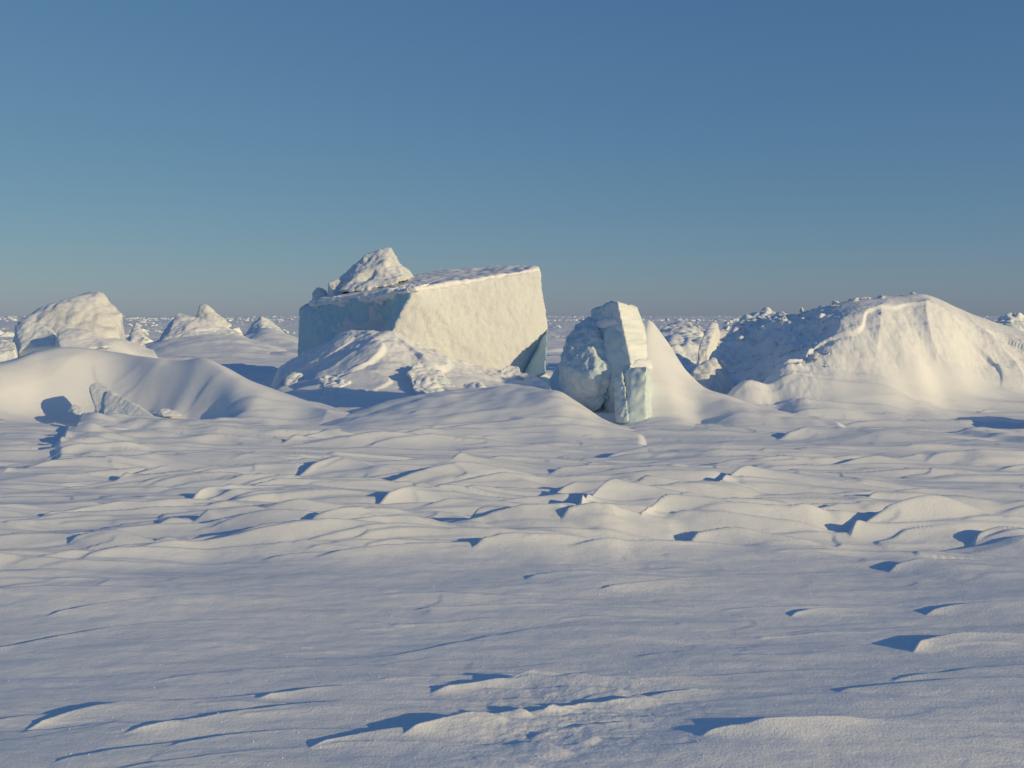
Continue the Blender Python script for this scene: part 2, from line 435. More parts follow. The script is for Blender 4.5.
def mound(name, prof, mat, label, cat, pf=1.0, pb=1.0, res=(420, 320), detail=None, group=None, warp=0.0, fade=12, parent=None, sg_sil=5):
    p = np.array(prof, float)
    t = (np.linspace(p[0, 0], p[-1, 0], res[0]) - 512) / F
    y = np.linspace(p[:, 3].min() - 0.2, p[:, 4].max() + 0.2, res[1])
    Y, T = np.meshgrid(y, t, indexing='ij'); X = T * Y
    zc, k = mound_height(prof, X, Y, pf, pb, warp, fade, sg_sil)
    H = terrain(X, Y)
    dz = (zc - H) * k
    if detail is not None: dz = dz + detail(X, Y, 512 + F * X / Y, k)
    Z = H + dz - 0.012 * (1 - sst(0.0, 0.08, dz)) - 0.25 * (1 - sst(0, 0.004, k))
    kk = k > 0.0005
    keep = kk[:-1, :-1] | kk[1:, :-1] | kk[:-1, 1:] | kk[1:, 1:]
    me = grid_mesh(name, X, Y, Z, keep=keep)
    o = link(name, me, mat, parent)
    if label: tag(o, label, cat, group)
    return o

def tail_detail(X, Y, px, k):
    fold = -0.16 * np.exp(-((px - 694 + 0.2 * (Y - 16) * 60) / 24) ** 2) * k * (1 - k) * 4 * (px > 640)
    d = 0.05 * k * fbm2(X * 0.9, Y * 1.2, 541, 3)
    return d + fold

# right mound
def right_detail(X, Y, px, k):
    up = sst(0.25, 0.5, k)
    wxx = X + 0.3 * noise2(X * 0.8, Y * 0.8, 509); wyy = Y + 0.3 * noise2(X * 0.8, Y * 0.8, 510)
    rid = np.clip(1 - np.abs(noise2(wxx * 0.75, wyy * 0.55, 501)) * 2.2, 0, 1) ** 2
    up = up * (1 - 0.8 * sst(0.8, 1.0, k))
    d = up * (0.07 * rid - 0.02 + 0.04 * fbm2(X * 1.1, Y * 0.9, 502, 4, 0.55) + 0.012 * fbm2(X * 7, Y * 7, 503, 3, 0.6))
    led = fbm2(X * 0.5, Y * 0.5, 505, 2); d += 0.07 * up * sst(0.0, 0.05, led + (k - 0.62) * 2.0) * (1 - sst(0.9, 1.0, k))   # broken ledge
    left = 1 - sst(800, 850, px)
    d += left * k * (0.09 * np.abs(fbm2(X * 1.6, Y * 1.6, 511, 4, 0.6)) + 0.045 * fbm2(X * 4, Y * 4, 512, 3) + 0.015 * fbm2(X * 10, Y * 10, 513, 2))
    return d
RIGHT = [(700, 362, 19.0, 17.6, 21), (716, 352, 20.0, 17.5, 23), (740, 329, 20.8, 17.2, 25), (768, 318, 20.6, 16.6, 26), (798, 318, 20.0, 15.6, 26),
         (828, 306, 19.4, 15.0, 26), (856, 300, 19.4, 14.9, 26), (884, 297.5, 19.6, 15.0, 26), (908, 295, 19.9, 15.2, 25.5), (922, 293, 20.0, 15.4, 25.5), (936, 297, 20.2, 15.6, 25.5),
         (960, 309, 20.6, 15.8, 25.5), (984, 319, 20.8, 15.9, 25.5), (1026, 332, 21.0, 16.0, 25.5), (1080, 350, 21.0, 16.0, 24.5), (1140, 385, 19.5, 15.6, 23)]
mound('snow_mound', RIGHT, M_DRIFT, 'large rounded snow mound right of the upright blocks, its left face rough with ice rubble', 'snow mound', pf=1.35, res=(620, 460), detail=right_detail, warp=55, sg_sil=9)

# left drift: long whaleback with a sharp crest
def left_detail(X, Y, px, k):
    f = noise2(0.55 * X - 0.25 * Y, 0.35 * Y + 0.3 * X, 521)
    return k * (0.07 * (1 - np.abs(f) * 2) * (1 - sst(0.8, 1, k)) + 0.05 * fbm2(X * 0.5, Y * 0.8, 522, 3))
LEFT = [(-70, 362, 18.2, 15.9, 24), (-20, 366, 18.2, 15.9, 24), (10, 362, 18.2, 16.3, 24), (40, 352, 18.7, 16.5, 24.5), (62, 348, 18.7, 16.7, 24.5), (114, 351, 18.7, 16.9, 24),
        (150, 356, 18.1, 16.7, 23.5), (176, 361, 17.7, 16.5, 23), (200, 358, 17.5, 16.3, 23), (222, 366, 17.1, 16.0, 22), (250, 381, 16.7, 15.2, 21), (300, 401, 16.4, 14.9, 19.5),
        (360, 421, 15.2, 14.4, 17.5), (430, 440, 14.0, 13.8, 15.6)]
mound('snow_drift', LEFT, M_DRIFT, 'long smooth snow drift on the left, behind the thin tilted ice slab', 'snow drift', pf=1.7, res=(560, 380), detail=left_detail, warp=12)

# apron of snow under the big block
def apron_detail(X, Y, px, k):
    a = k * (0.10 * fbm2(X * 1.1, Y * 1.4, 531, 4, 0.55))
    s = noise2(X * 0.7 + 2, Y * 1.1, 535); a += 0.13 * k * (1 - k) * 4 * sst(0.0, 0.12, s) * (1 - sst(455, 475, px))
    return a
APRON = [(270, 374, 26.0, 20.2, 28), (284, 367, 26.2, 20.2, 28), (300, 357, 26.0, 20.2, 28), (322, 344, 25.6, 20.2, 28), (346, 336, 24.9, 20.2, 27.5), (362, 333, 24.4, 20.2, 27), (374, 329, 24.25, 20.2, 27),
         (388, 332, 24.0, 20.2, 27), (402, 338, 23.9, 20.2, 27), (440, 354, 24.2, 20.2, 27), (480, 366, 24.8, 20.2, 27.5), (522, 375, 25.2, 20.2, 28), (545, 376, 26.0, 20.2, 29), (566, 384, 26, 20.2, 29)]
mound('snow_apron', APRON, M_SNOW, 'broken snow apron banked against the foot of the big ice block', 'snow drift', pf=1.3, res=(520, 360), detail=apron_detail)

# lip of snow in front of the scoured hollow
LIP = [(290, 432, 15.2, 13.4, 18.0), (330, 420, 15.6, 13.3, 18.5), (380, 405, 16.0, 13.2, 19), (420, 396, 16.2, 13.1, 19), (456, 391, 16.2, 13.0, 19), (500, 388, 16.2, 12.9, 18.5), (530, 389, 16.0, 12.9, 17.8), (552, 391, 15.7, 12.8, 17.0), (577, 403, 15.4, 12.8, 16.6), (600, 416, 15.1, 12.8, 16.0), (622, 425, 14.9, 12.8, 15.6), (650, 434, 14.4, 12.8, 15.2)]
mound('snow_lip', LIP, M_DRIFT, 'low snow bank in front of the big block, left of the upright slab', 'snow drift', pf=1.0, res=(400, 260), detail=tail_detail)


# wind tail beside the upright blocks
TAIL = [(600, 412, 16.8, 15.2, 18), (618, 404, 17.0, 15.0, 18), (630, 372, 17.4, 14.8, 18.8), (638, 335, 17.7, 14.8, 19), (646, 316, 17.7, 14.7, 19), (658, 328, 17.5, 14.6, 19), (672, 347, 17.2, 14.5, 18.9),
        (688, 371, 16.9, 14.4, 18.8), (704, 387, 16.5, 14.3, 18.6), (742, 402, 16.0, 14.2, 18.2), (790, 414, 15.6, 14.0, 17.6), (850, 424, 15.0, 13.9, 16.6)]
mound('snow_wind_tail', TAIL, M_DRIFT, 'steep smooth snow tail sweeping down right from the upright ice slab', 'snow drift', pf=1.6, res=(460, 320), detail=tail_detail, fade=14, warp=14)

# ------------------------------------------------------------------ ice blocks
def hull_into(bm, pts):
    vs = [bm.verts.new(p) for p in pts]
    r = bmesh.ops.convex_hull(bm, input=vs)
    junk = [g for g in r['geom_interior'] + r['geom_unused'] if isinstance(g, bmesh.types.BMVert)]
    if junk: bmesh.ops.delete(bm, geom=list(set(junk)), context='VERTS')

def solid_mesh(name, hulls, vox=0.05, rough=((1.5, 0.04), (6, 0.015)), dents=(), seed=0, smooth=0, origin=(0, 0, 0)):
    bm = bmesh.new()
    for pts in hulls: hull_into(bm, pts)
    me = bpy.data.meshes.new(name + '_raw'); bm.to_mesh(me); bm.free()
    tmp = bpy.data.objects.new('tmp', me); COL.objects.link(tmp)
    md = tmp.modifiers.new('r', 'REMESH'); md.mode = 'VOXEL'; md.voxel_size = vox
    if smooth:
        sm = tmp.modifiers.new('s', 'SMOOTH'); sm.factor = 0.5; sm.iterations = smooth
    dg = bpy.context.evaluated_depsgraph_get(); dg.update()
    out = bpy.data.meshes.new_from_object(tmp.evaluated_get(dg))
    bpy.data.objects.remove(tmp); bpy.data.meshes.remove(me)
    out.name = name
    n = len(out.vertices)
    co = np.zeros(n * 3, np.float32); out.vertices.foreach_get('co', co); co = co.reshape(-1, 3).astype(np.float64)
    nr = np.zeros(n * 3, np.float32); out.vertex_normals.foreach_get('vector', nr); nr = nr.reshape(-1, 3)
    for c, rad, vec in dents:
        w = np.exp(-(((co - np.array(c)) / rad) ** 2).sum(1))
        co += w[:, None] * np.array(vec)
    d = np.zeros(n)
    for i, (s, a) in enumerate(rough):
        q = noise3(co * s + 31.7 * i + seed * 7.3, 600 + i)
        d += a * (q if i % 2 == 0 else np.abs(q) * 1.6 - 0.3)
    co += nr * d[:, None]
    co -= np.array(origin)
    out.vertices.foreach_set('co', co.astype(np.float32).ravel())
    out.polygons.foreach_set('use_smooth', np.ones(len(out.polygons), bool))
    out.update()
    return out

def ice(name, hulls, mat, label=None, cat=None, parent=None, origin=None, group=None, base=None, **kw):
    if base is not None:                                   # the foot spreads out under the snow
        hulls = list(hulls); q = np.array(hulls[0]); c = q.mean(0)
        hulls[0] = list(hulls[0]) + [(c[0] + (p[0] - c[0]) * base, c[1] + (p[1] - c[1]) * base, -0.35) for p in q]
    org = origin if origin is not None else (tuple(parent.location) if parent is not None else tuple(np.mean(np.array(hulls[0]), 0)))
    me = solid_mesh(name, hulls, origin=org, **kw)
    if parent is not None:
        o = link(name, me, mat, parent)
    else:
        o = link(name, me, mat, None, org)
    if label: tag(o, label, cat, group)
    return o

def off(p, d): return (p[0] + d[0], p[1] + d[1], p[2] + d[2])
def slab(front, d): return list(front) + [off(p, d) for p in front]
def drop(p, z): return (p[0], p[1], z)

def split_part(o, name, direction, limit, mat, label=None, parent=None):
    """gives the largest run of faces that look along a direction to a part of its own"""
    me = o.data; d = Vector(direction).normalized()
    sel = set(p.index for p in me.polygons if p.normal.dot(d) > limit)
    bm = bmesh.new(); bm.from_mesh(me); bm.faces.ensure_lookup_table()
    nbr = [[g.index for e in f.edges for g in e.link_faces if g is not f] for f in bm.faces]
    bm.free()
    for _ in range(4):                                       # close pinholes so that the edge stays clean
        sel = set(i for i, nb in enumerate(nbr) if sum(k in sel for k in nb) >= (2 if i in sel else 3))
    seen, best = set(), []
    for i in sel:
        if i in seen: continue
        seen.add(i); st = [i]; comp = []
        while st:
            q = st.pop(); comp.append(q)
            for k in nbr[q]:
                if k in sel and k not in seen: seen.add(k); st.append(k)
        if len(comp) > len(best): best = comp
    sel = set(best)
    if len(sel) < 12: return None
    part = None
    for keep in (True, False):
        bm = bmesh.new(); bm.from_mesh(me); bm.faces.ensure_lookup_table()
        bmesh.ops.delete(bm, geom=[f for f in bm.faces if (f.index in sel) != keep], context='FACES')
        nm = bpy.data.meshes.new(name if keep else o.name); bm.to_mesh(nm); bm.free()
        if keep:
            nm.materials.clear(); part = link(name, nm, mat, parent or o.parent)
        else:
            if not nm.materials:
                for m_ in me.materials: nm.materials.append(m_)
            o.data = nm
    if label: part['label'] = label
    return part

def snow_top(o, limit=0.72):
    return split_part(o, 'snow_cap', (0, 0, 1), limit, M_DRIFT, parent=o)

# --- the big block
bb = empty('ice_block', (-2.5, 26.0, 0.2))
tag(bb, 'huge tilted ice block with a sunlit cream front and blue shaded left end', 'ice block')
F0, F1, F2, F3 = P(414, 291, 24.3), P(541, 270, 26.2), P(547, 327, 26.4), P(521, 378, 25.6)
L0, L1 = P(299, 308, 27.6), P(298, 350, 27.4)
B0, B1, B2 = P(520, 267, 30.0), P(322, 296, 31.0), P(440, 271.5, 30.5)
F4 = drop(P(352, 362, 24.4), -0.2)
big_body = ice('body', [[F0, F1, F2, F3, drop(F3, -0.2), F4, L0, L1, drop(L1, -0.2), B0, B1, B2, drop(B0, -0.2), drop(B1, -0.2), off(F2, (-0.15, 1.5, -0.1)), P(541, 378, 27.6), drop(P(541, 378, 27.6), -0.2), P(350, 297, 25.6)]],
    M_CRUST, parent=bb, vox=0.045, rough=((0.6, 0.09), (2.2, 0.02), (7, 0.016), (13, 0.012), (24, 0.010)), seed=1,
    dents=[(P(372, 318, 25.0), 0.55, (0.35, 0.45, 0.0)), (P(350, 322, 25.6), 0.5, (0.2, 0.25, 0.0))])
# blue end: bare ice on the left-facing side, shade put into its deep blue
split_part(big_body, 'shade_blue_ice_end', (-0.75, -0.65, -0.1), 0.80, M_DEEP, 'bare blue ice of the left end, deepened by painted shade')
bf = [off(F2, (0.02, -0.03, -0.02)), off(F3, (-0.02, -0.03, 0)), P(530, 380, 25.0), P(545, 374, 24.3), P(547, 345, 25.2)]  # wedge turned from the sun, its deep blue stands in for shade
ice('broken_face', [slab(bf, (0.0, 1.3, 0.0))], M_DEEP, parent=bb, vox=0.04, rough=((2, 0.03), (7, 0.015)), seed=3, label='broken underside at the right end, shade put into its deep blue')
cap = [off(P(330, 299, 26.2), (0, 0, .0)), off(F0, (0, 0, .02)), off(F1, (-.05, 0, .0)), off(B0, (0, 0, 0.0)), off(B2, (0, 0, .0)), off(B1, (0, 0, .02)), off(P(310, 304, 27.3), (0, 0, 0))]
ice('snow_cap', [[off(p, (0, 0, 0.05)) for p in cap] + [off(p, (0, 0, -0.06)) for p in cap]], M_DRIFT, parent=bb, vox=0.045, rough=((1.0, 0.06), (3, 0.04)), seed=4)
# ragged icy fringe hanging over the shaded corner
for i in range(12):
    t = i / 11.0; px = 322 + 92 * t; py = 303 - 13 * t; Y = 26.75 - 2.35 * t
    w_ = random.uniform(6, 12); dr = random.uniform(5, 15) * math.sin(0.5 + 2.4 * t); tilt = random.uniform(-1, 3); ov = random.uniform(.08, .2)
    a = off(P(px - w_, py + tilt, Y + .1), (-ov, -ov, 0)); b = off(P(px + w_, py - 3, Y - .1), (-ov, -ov, 0)); c = off(P(px + random.uniform(-2, 9), py + dr, Y), (-ov * .5, -ov * .5, 0))
    ice('snow_fringe', [[a, b, c, off(a, (.3, .6, .12)), off(b, (.3, .6, .12)), off(c, (.4, .5, 0)), off(a, (0, 0, -.06)), off(b, (0, 0, -.06))]], M_DRIFT, parent=bb, vox=0.028, rough=((2.5, 0.06), (6, 0.04), (14, .02)), seed=10 + i, smooth=1)

# --- pieces lying on it
ice('ice_peak', [[P(336, 289, 27.4), P(341, 276, 27.8), P(352, 267, 28), P(366, 256, 28), P(379, 249, 28), P(390, 248, 28.1), P(400, 262, 27.8), P(386, 262, 27.3), P(362, 272, 27.1), P(346, 284, 26.9), P(360, 262, 29), P(388, 252, 29), P(384, 285, 27), P(350, 289, 28.5)],
                  [P(380, 258, 27.7), P(396, 260, 27.7), P(404, 267, 27.7), P(414, 276, 27.5), P(405, 281, 26.8), P(372, 284, 26.7), P(376, 270, 27.1), P(396, 270, 28.8), P(410, 277, 28.6)],
                  [P(338, 291, 26.8), P(352, 283, 26.9), P(380, 279, 26.7), P(400, 277, 26.7), P(398, 284, 26.4), P(352, 292, 26.4), P(390, 280, 27.6), P(345, 290, 27.6)]],
    M_CRUST, 'jagged snowy ice peak lying on top of the huge tilted block', 'ice chunk', vox=0.035, rough=((1.6, 0.05), (3.0, 0.03), (8, 0.02), (18, .01)), seed=21)
ice('ice_lump', [[P(326, 296, 27.2), P(328, 283, 27.3), P(337, 279, 27.4), P(345, 285, 27.3), P(344, 297, 27.0), P(335, 297, 26.9), P(330, 285, 27.9), P(343, 285, 27.9), P(336, 297, 27.9)]],
    M_CRUST, 'larger of the two small lumps left of the snowy peak on the big block', 'ice chunk', vox=0.03, rough=((3, 0.07), (8, 0.03)), seed=22)
ice('ice_lump', [[P(311, 302, 27.5), P(313, 291, 27.6), P(319, 287, 27.7), P(326, 291, 27.6), P(326, 300, 27.3), P(316, 303, 27.2), P(314, 292, 28.1), P(325, 292, 28.1)]],
    M_CRUST, 'smallest lump at the left edge of the big block top', 'ice chunk', vox=0.03, rough=((3, 0.06), (8, 0.03)), seed=23)

# --- the upright pieces in the middle
us = empty('upright_ice_slab', (1.9, 16.5, 0.2))
tag(us, 'upright ice slab with layered sunlit side and pale blue shaded face', 'ice slab')
s_tl, s_tm, s_tr = P(592, 311, 16.9), P(612, 301, 16.3), P(637, 307, 17.1)
ice('body', [[s_tl, s_tm, P(617, 302, 16.25), s_tr, P(630, 367, 15.9), P(655, 366, 16.9), P(607, 372, 16.15), P(592, 322, 16.8), P(600, 372, 16.9), P(655, 420, 17.0), P(630, 420, 15.95), P(604, 420, 16.5), P(612, 303, 17.3), P(600, 312, 17.4), P(640, 420, 17.8), P(636, 310, 17.6)]],
    M_ICE, parent=us, vox=0.03, rough=((1.4, 0.05), (4, 0.03), (10, 0.014)), seed=31)
lay = [off(P(617, 301.5, 16.22), (.01, -.02, 0)), off(P(636, 307, 17.05), (.02, -.02, 0)), off(P(655, 363, 16.85), (.02, -.02, 0)), off(P(631, 366, 15.88), (.01, -.02, 0))]
ice('layered_side', [slab(lay, (-0.12, 0.16, 0))], M_BAND, parent=us, vox=0.025, rough=((2, 0.015), (8, 0.008)), seed=32, label='sunlit side with thin horizontal layers')
ledge = [P(592, 321, 16.72), P(616, 317, 16.16), P(619, 324, 16.14), P(600, 328, 16.5), P(594, 326, 16.7)]
ice('snow_ledge', [slab(ledge, (0.05, 0.25, 0.02))], M_DRIFT, parent=us, vox=0.025, rough=((3, 0.03), (8, 0.02)), seed=33)

joint = [P(628, 364, 15.8), P(640, 360, 16.1), P(655, 358, 16.75), P(657, 368, 16.7), P(646, 370, 15.9), P(630, 370, 15.7)]
ice('snow_ledge', [slab(joint, (0.05, 0.3, 0.0))], M_DRIFT, parent=us, vox=0.025, rough=((3, 0.04), (8, 0.02)), seed=30)
ice('frosted_ice_block', [[P(566, 338, 16.75), P(575, 326, 16.8), P(588, 316.5, 16.9), P(595, 320, 16.62), P(605, 345, 16.42), P(612, 371, 16.12), P(594, 378, 16.0), P(566, 366, 16.45), P(558, 374, 16.8), P(600, 410, 16.3), P(565, 410, 16.7), P(590, 320, 17.9), P(570, 340, 17.8), P(600, 380, 17.8), P(565, 400, 17.8), P(584, 345, 16.52)]],
    M_ROUGH, 'rough frosted ice block leaning on the left of the upright slab', 'ice block', vox=0.025, rough=((1.3, 0.04), (3.4, 0.035), (9, 0.03), (20, 0.02)), seed=34)
lb = empty('lower_ice_block', (1.9, 15.8, 0.0))
tag(lb, 'small ice block at the foot of the upright slab, pale crust on its left', 'ice block')
ice('body', [[P(617, 378, 15.9), P(630, 368, 15.7), P(647, 366, 15.55), P(651, 412, 15.45), P(645, 423, 15.35), P(626, 425, 15.4), P(616, 418, 15.7), P(636, 372, 16.9), P(651, 370, 16.3), P(653, 430, 16.6), P(618, 430, 16.6), drop(P(630, 425, 15.5), -0.1)]],
    M_ICE, parent=lb, vox=0.025, rough=((2, 0.04), (5, 0.025), (12, .01)), seed=35)
ice('crust', [[P(616, 379, 15.85), P(622, 372, 15.72), P(626, 385, 15.6), P(628, 420, 15.38), P(620, 424, 15.45), P(614, 416, 15.7), P(616, 400, 15.7), P(620, 380, 16.0), P(620, 420, 15.8)]],
    M_ROUGH, parent=lb, vox=0.025, rough=((3, 0.05), (8, 0.03), (16, .02)), seed=36, label='pale frosted crust')
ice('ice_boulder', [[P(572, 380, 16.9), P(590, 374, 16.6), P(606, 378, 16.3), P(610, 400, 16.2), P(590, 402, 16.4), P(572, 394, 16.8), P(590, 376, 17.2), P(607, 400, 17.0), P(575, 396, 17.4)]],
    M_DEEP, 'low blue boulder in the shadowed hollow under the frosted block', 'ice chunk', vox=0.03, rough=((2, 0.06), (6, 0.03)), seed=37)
ice('ice_boulder', [[P(550, 382, 18.2), P(556, 366, 18.3), P(566, 362, 18.2), P(572, 372, 17.9), P(572, 392, 17.7), P(556, 392, 18.0), P(560, 366, 18.9), P(572, 392, 18.6), P(552, 392, 18.8)]],
    M_ROUGH, 'pale boulder at the left foot of the frosted ice block', 'ice chunk', vox=0.03, rough=((2, 0.06), (6, 0.04)), seed=38)
ice('snow_nose_block', [[P(690, 372, 18.6), P(704, 364, 18.7), P(714, 356, 18.9), P(721, 368, 18.8), P(734, 386, 18.6), P(690, 388, 18.2), P(704, 390, 18.1), P(716, 358, 19.6), P(734, 388, 19.4), P(694, 388, 19.2)]],
    M_CRUST, 'small snow plastered block between the wind tail and the right mound', 'ice chunk', vox=0.03, rough=((1.6, 0.06), (5, 0.04), (12, .015)), seed=39, base=1.12)

# --- left side
left_hummock = ice('ice_hummock', [[P(15, 320, 25.5), P(26, 315, 25.6), P(48, 306, 26), P(71, 298, 26.2), P(94, 291.5, 26.3), P(102, 294, 26.2), P(122, 314, 26), P(118, 330, 25.6), P(104, 345, 25.0), P(60, 345, 24.6), P(14, 345, 25.3), P(60, 330, 24.9), P(94, 300, 25.8), P(30, 316, 27.5), P(90, 294, 28), P(120, 320, 28), P(20, 350, 28), P(120, 350, 28)]],
    M_CRUST, 'rounded sunlit ice hummock on the far left, rising behind the long drift', 'ice block', vox=0.05, rough=((0.9, 0.10), (2.0, 0.06), (6, 0.02), (14, .01)), seed=41, smooth=2, base=1.1)
ice('snowy_block', [[P(16, 342, 23.6), P(15, 326, 23.8), P(26, 323, 23.7), P(46, 325, 23.5), P(56, 334, 23.2), P(56, 346, 23), P(20, 348, 23.1), P(24, 324, 24.6), P(54, 332, 24.4), P(20, 348, 24.6), P(56, 348, 24.4)]],
    M_RUBBLE, 'low snowy block in front of the left hummock', 'ice block', vox=0.04, rough=((1.4, 0.08), (5, 0.03)), seed=42, smooth=3, base=1.12)
ice('snowy_block', [[P(57, 330, 22.6), P(62, 327, 22.7), P(80, 328, 22.8), P(96, 333, 22.5), P(112, 347, 22), P(60, 352, 21.8), P(57, 346, 22.2), P(66, 329, 23.4), P(98, 336, 23.4), P(110, 350, 23), P(60, 352, 23)]],
    M_DRIFT, 'wedge shaped snowy block capping the long left drift', 'ice block', vox=0.04, rough=((1.2, 0.07), (5, 0.02)), seed=43, smooth=4)
ice('ice_chunk', [[P(-6, 346, 22.6), P(0, 340, 22.7), P(14, 342, 22.6), P(16, 350, 22.3), P(-6, 356, 22.2), P(4, 342, 23.1), P(16, 352, 23)]],
    M_RUBBLE, 'snowy chunk at the left edge of the picture on the drift', 'ice chunk', vox=0.03, rough=((2, 0.05), (6, 0.03)), seed=44, base=1.12)
ice('tilted_ice_slab', [[P(89, 389, 16.75), P(91, 384, 16.85), P(99, 383, 16.9), P(111, 389, 16.7), P(118, 395, 16.55), P(112, 424, 16.2), P(100, 424, 16.2), P(95, 405, 16.5), P(93, 385, 17.1), P(101, 384, 17.15), P(118, 396, 16.95), P(112, 424, 16.6)],
                        [P(106, 391, 16.62), P(122, 397, 16.4), P(138, 405, 16.2), P(152, 414, 15.95), P(160, 424, 15.8), P(104, 424, 16.1), P(103, 404, 16.45), P(124, 399, 16.8), P(154, 416, 16.3), P(106, 424, 16.6)]],
    M_RUBBLE, 'thin tilted ice slab poking out of the snow on the left', 'ice slab', vox=0.018, rough=((2.0, 0.02), (6, 0.007), (14, .006)), seed=45)
ice('ice_chip', [[P(66, 412, 16.5), P(71, 406, 16.55), P(76, 404, 16.6), P(82, 408, 16.5), P(88, 413, 16.4), P(76, 415, 16.3), P(74, 407, 16.9), P(86, 411, 16.8)]], M_RUBBLE,
    'low ice chip beside the tilted slab, above the blue crack', 'ice chunk', vox=0.015, rough=((4, 0.015), (10, 0.01)), seed=46)
ice('ice_chip', [[P(156, 414, 16.6), P(160, 409, 16.65), P(167, 408, 16.7), P(178, 412, 16.6), P(182, 416, 16.5), P(164, 417, 16.4), P(162, 411, 17.0), P(178, 414, 16.9)]], M_RUBBLE,
    'flat ice chip right of the tilted slab', 'ice chunk', vox=0.015, rough=((4, 0.015), (10, 0.01)), seed=47)

from mathutils import Matrix
def skirt(parent, prof, **kw):
    o = mound('snow_skirt', prof, M_DRIFT, None, None, parent=parent, **kw)
    o.matrix_parent_inverse = Matrix.Translation(-parent.location)
    return o
skirt(left_hummock, [(-12, 352, 25.0, 22.6, 28), (10, 345, 25.0, 22.6, 28), (40, 341, 25.0, 22.4, 28), (80, 339, 25.1, 22.4, 28.5), (112, 338, 25.4, 22.8, 28.5), (135, 343, 25.8, 23.2, 28.5), (165, 352, 26, 24, 28)], res=(240, 120), detail=tail_detail, warp=20)

# --- debris at the foot of the big block
deb = [
    ([P(408, 372, 21.5), P(416, 363, 21.9), P(426, 364, 22.0), P(456, 384, 21.5), P(440, 404, 20.2), P(418, 402, 20.3), P(430, 366, 22.4), P(456, 390, 22)], M_ROUGH, 'flat grey slab leaning in the apron below the big block'),
    ([P(318, 378, 22), P(330, 374, 22.2), P(372, 366, 22.6), P(366, 374, 22.0), P(338, 388, 21.3), P(326, 390, 21.2), P(340, 376, 22.8), P(330, 392, 21.8)], M_RUBBLE, 'long broken snow plate in the apron under the blue end'),
    ([P(284, 380, 23), P(292, 374, 23.2), P(302, 376, 23), P(304, 386, 22.6), P(286, 388, 22.6), P(298, 376, 23.6)], M_RUBBLE, 'rubble lump on the far left of the apron'),
    ([P(340, 396, 21), P(352, 389, 21.2), P(372, 392, 21), P(376, 400, 20.6), P(344, 404, 20.4), P(362, 392, 21.6)], M_ROUGH, 'frosted lump in the middle of the apron, left of the grey slab'),
    ([P(316, 396, 20.8), P(324, 388, 21.1), P(334, 392, 20.9), P(336, 402, 20.4), P(320, 404, 20.3), P(328, 390, 21.6)], M_RUBBLE, 'dark sided lump at the lower left of the apron'),
    ([P(460, 388, 21.4), P(472, 383, 21.6), P(484, 386, 21.4), P(488, 394, 21), P(464, 396, 20.8), P(476, 385, 22)], M_DRIFT, 'pointed snow lump to the right of the grey slab'),
    ([P(322, 352, 25), P(334, 345, 25.2), P(344, 350, 25), P(342, 362, 24.4), P(324, 366, 24.4), P(336, 348, 25.6)], M_CRUST, 'upright chunk close against the blue end of the big block'),
    ([P(500, 372, 24.4), P(508, 366, 24.7), P(520, 368, 24.6), P(524, 378, 24.2), P(504, 380, 24.1), P(514, 368, 25)], M_CRUST, 'chunk at the right foot of the sunlit front face'),
    ([P(545, 392, 21.6), P(552, 376, 21.9), P(562, 384, 21.7), P(566, 396, 21.4), P(548, 398, 21.2), P(558, 382, 22.2)], M_CRUST, 'snowy chunk between the big block and the frosted block'),
]
for i, (pts, mt, lab) in enumerate(deb):
    ice('ice_chunk', [pts + [off(p, (0.1, 0.3, -0.35)) for p in pts]], mt, lab, 'ice chunk', vox=0.03, rough=((1.8, 0.07), (5, 0.05), (12, 0.02)), seed=60 + i)

# --- middle distance
far_a = ice('far_hummock', [[P(155, 345, 49.7), P(168, 325, 51.1), P(178, 313, 51.7), P(183, 316, 51.6), P(196, 316, 51.6), P(238, 332, 51.1), P(256, 344, 49.7), P(200, 350, 47.6), P(160, 349, 48.3), P(180, 320, 53.8), P(230, 335, 55.2), P(250, 350, 53.8), P(160, 350, 53.8)],
                    [P(194, 320, 51.6), P(197, 312, 51.6), P(201, 306, 51.7), P(206, 305, 51.7), P(216, 313, 51.6), P(232, 326, 51.3), P(210, 330, 50.8), P(204, 308, 52.7), P(228, 326, 52.7)]],
    M_CRUST, 'knobbly snowy hummock with a small peak, between the left drift and big block', 'ice block', vox=0.06, rough=((0.9, 0.10), (2, 0.06), (6, 0.025)), seed=71, base=1.1)
skirt(far_a, [(120, 352, 50, 43, 58), (150, 343, 50, 43, 58), (176, 337, 50, 43, 58), (205, 334, 50, 43, 58), (232, 335, 50, 43, 58), (256, 341, 50, 43, 57), (292, 352, 49, 43, 55)], res=(260, 110), detail=tail_detail, warp=20)
far_b = ice('far_hummock', [[P(246, 332, 71.5), P(252, 324, 72.8), P(262, 316, 72.8), P(272, 321, 72.8), P(286, 334, 71.5), P(262, 338, 68.9), P(248, 336, 70.2), P(264, 318, 75.4), P(284, 335, 75.4)]],
    M_CRUST, 'small snowy hummock just left of the big block', 'ice block', vox=0.08, rough=((0.6, 0.10), (2, 0.06)), seed=72, base=1.1)
skirt(far_b, [(226, 343, 69, 61, 78), (250, 332, 70, 61, 79), (266, 327, 70, 61, 79), (284, 333, 70, 61, 79), (310, 343, 68, 61, 76)], res=(160, 90), warp=15)
ice('far_hummock', [[P(128, 336, 40), P(136, 324, 41), P(142, 332, 40.5), P(146, 340, 39.5), P(130, 342, 39.4), P(138, 328, 42)]],
    M_CRUST, 'small pointed chunk between the left hummock and the knobbly one', 'ice chunk', vox=0.06, rough=((1, 0.1), (3, 0.08)), seed=73, base=1.25)
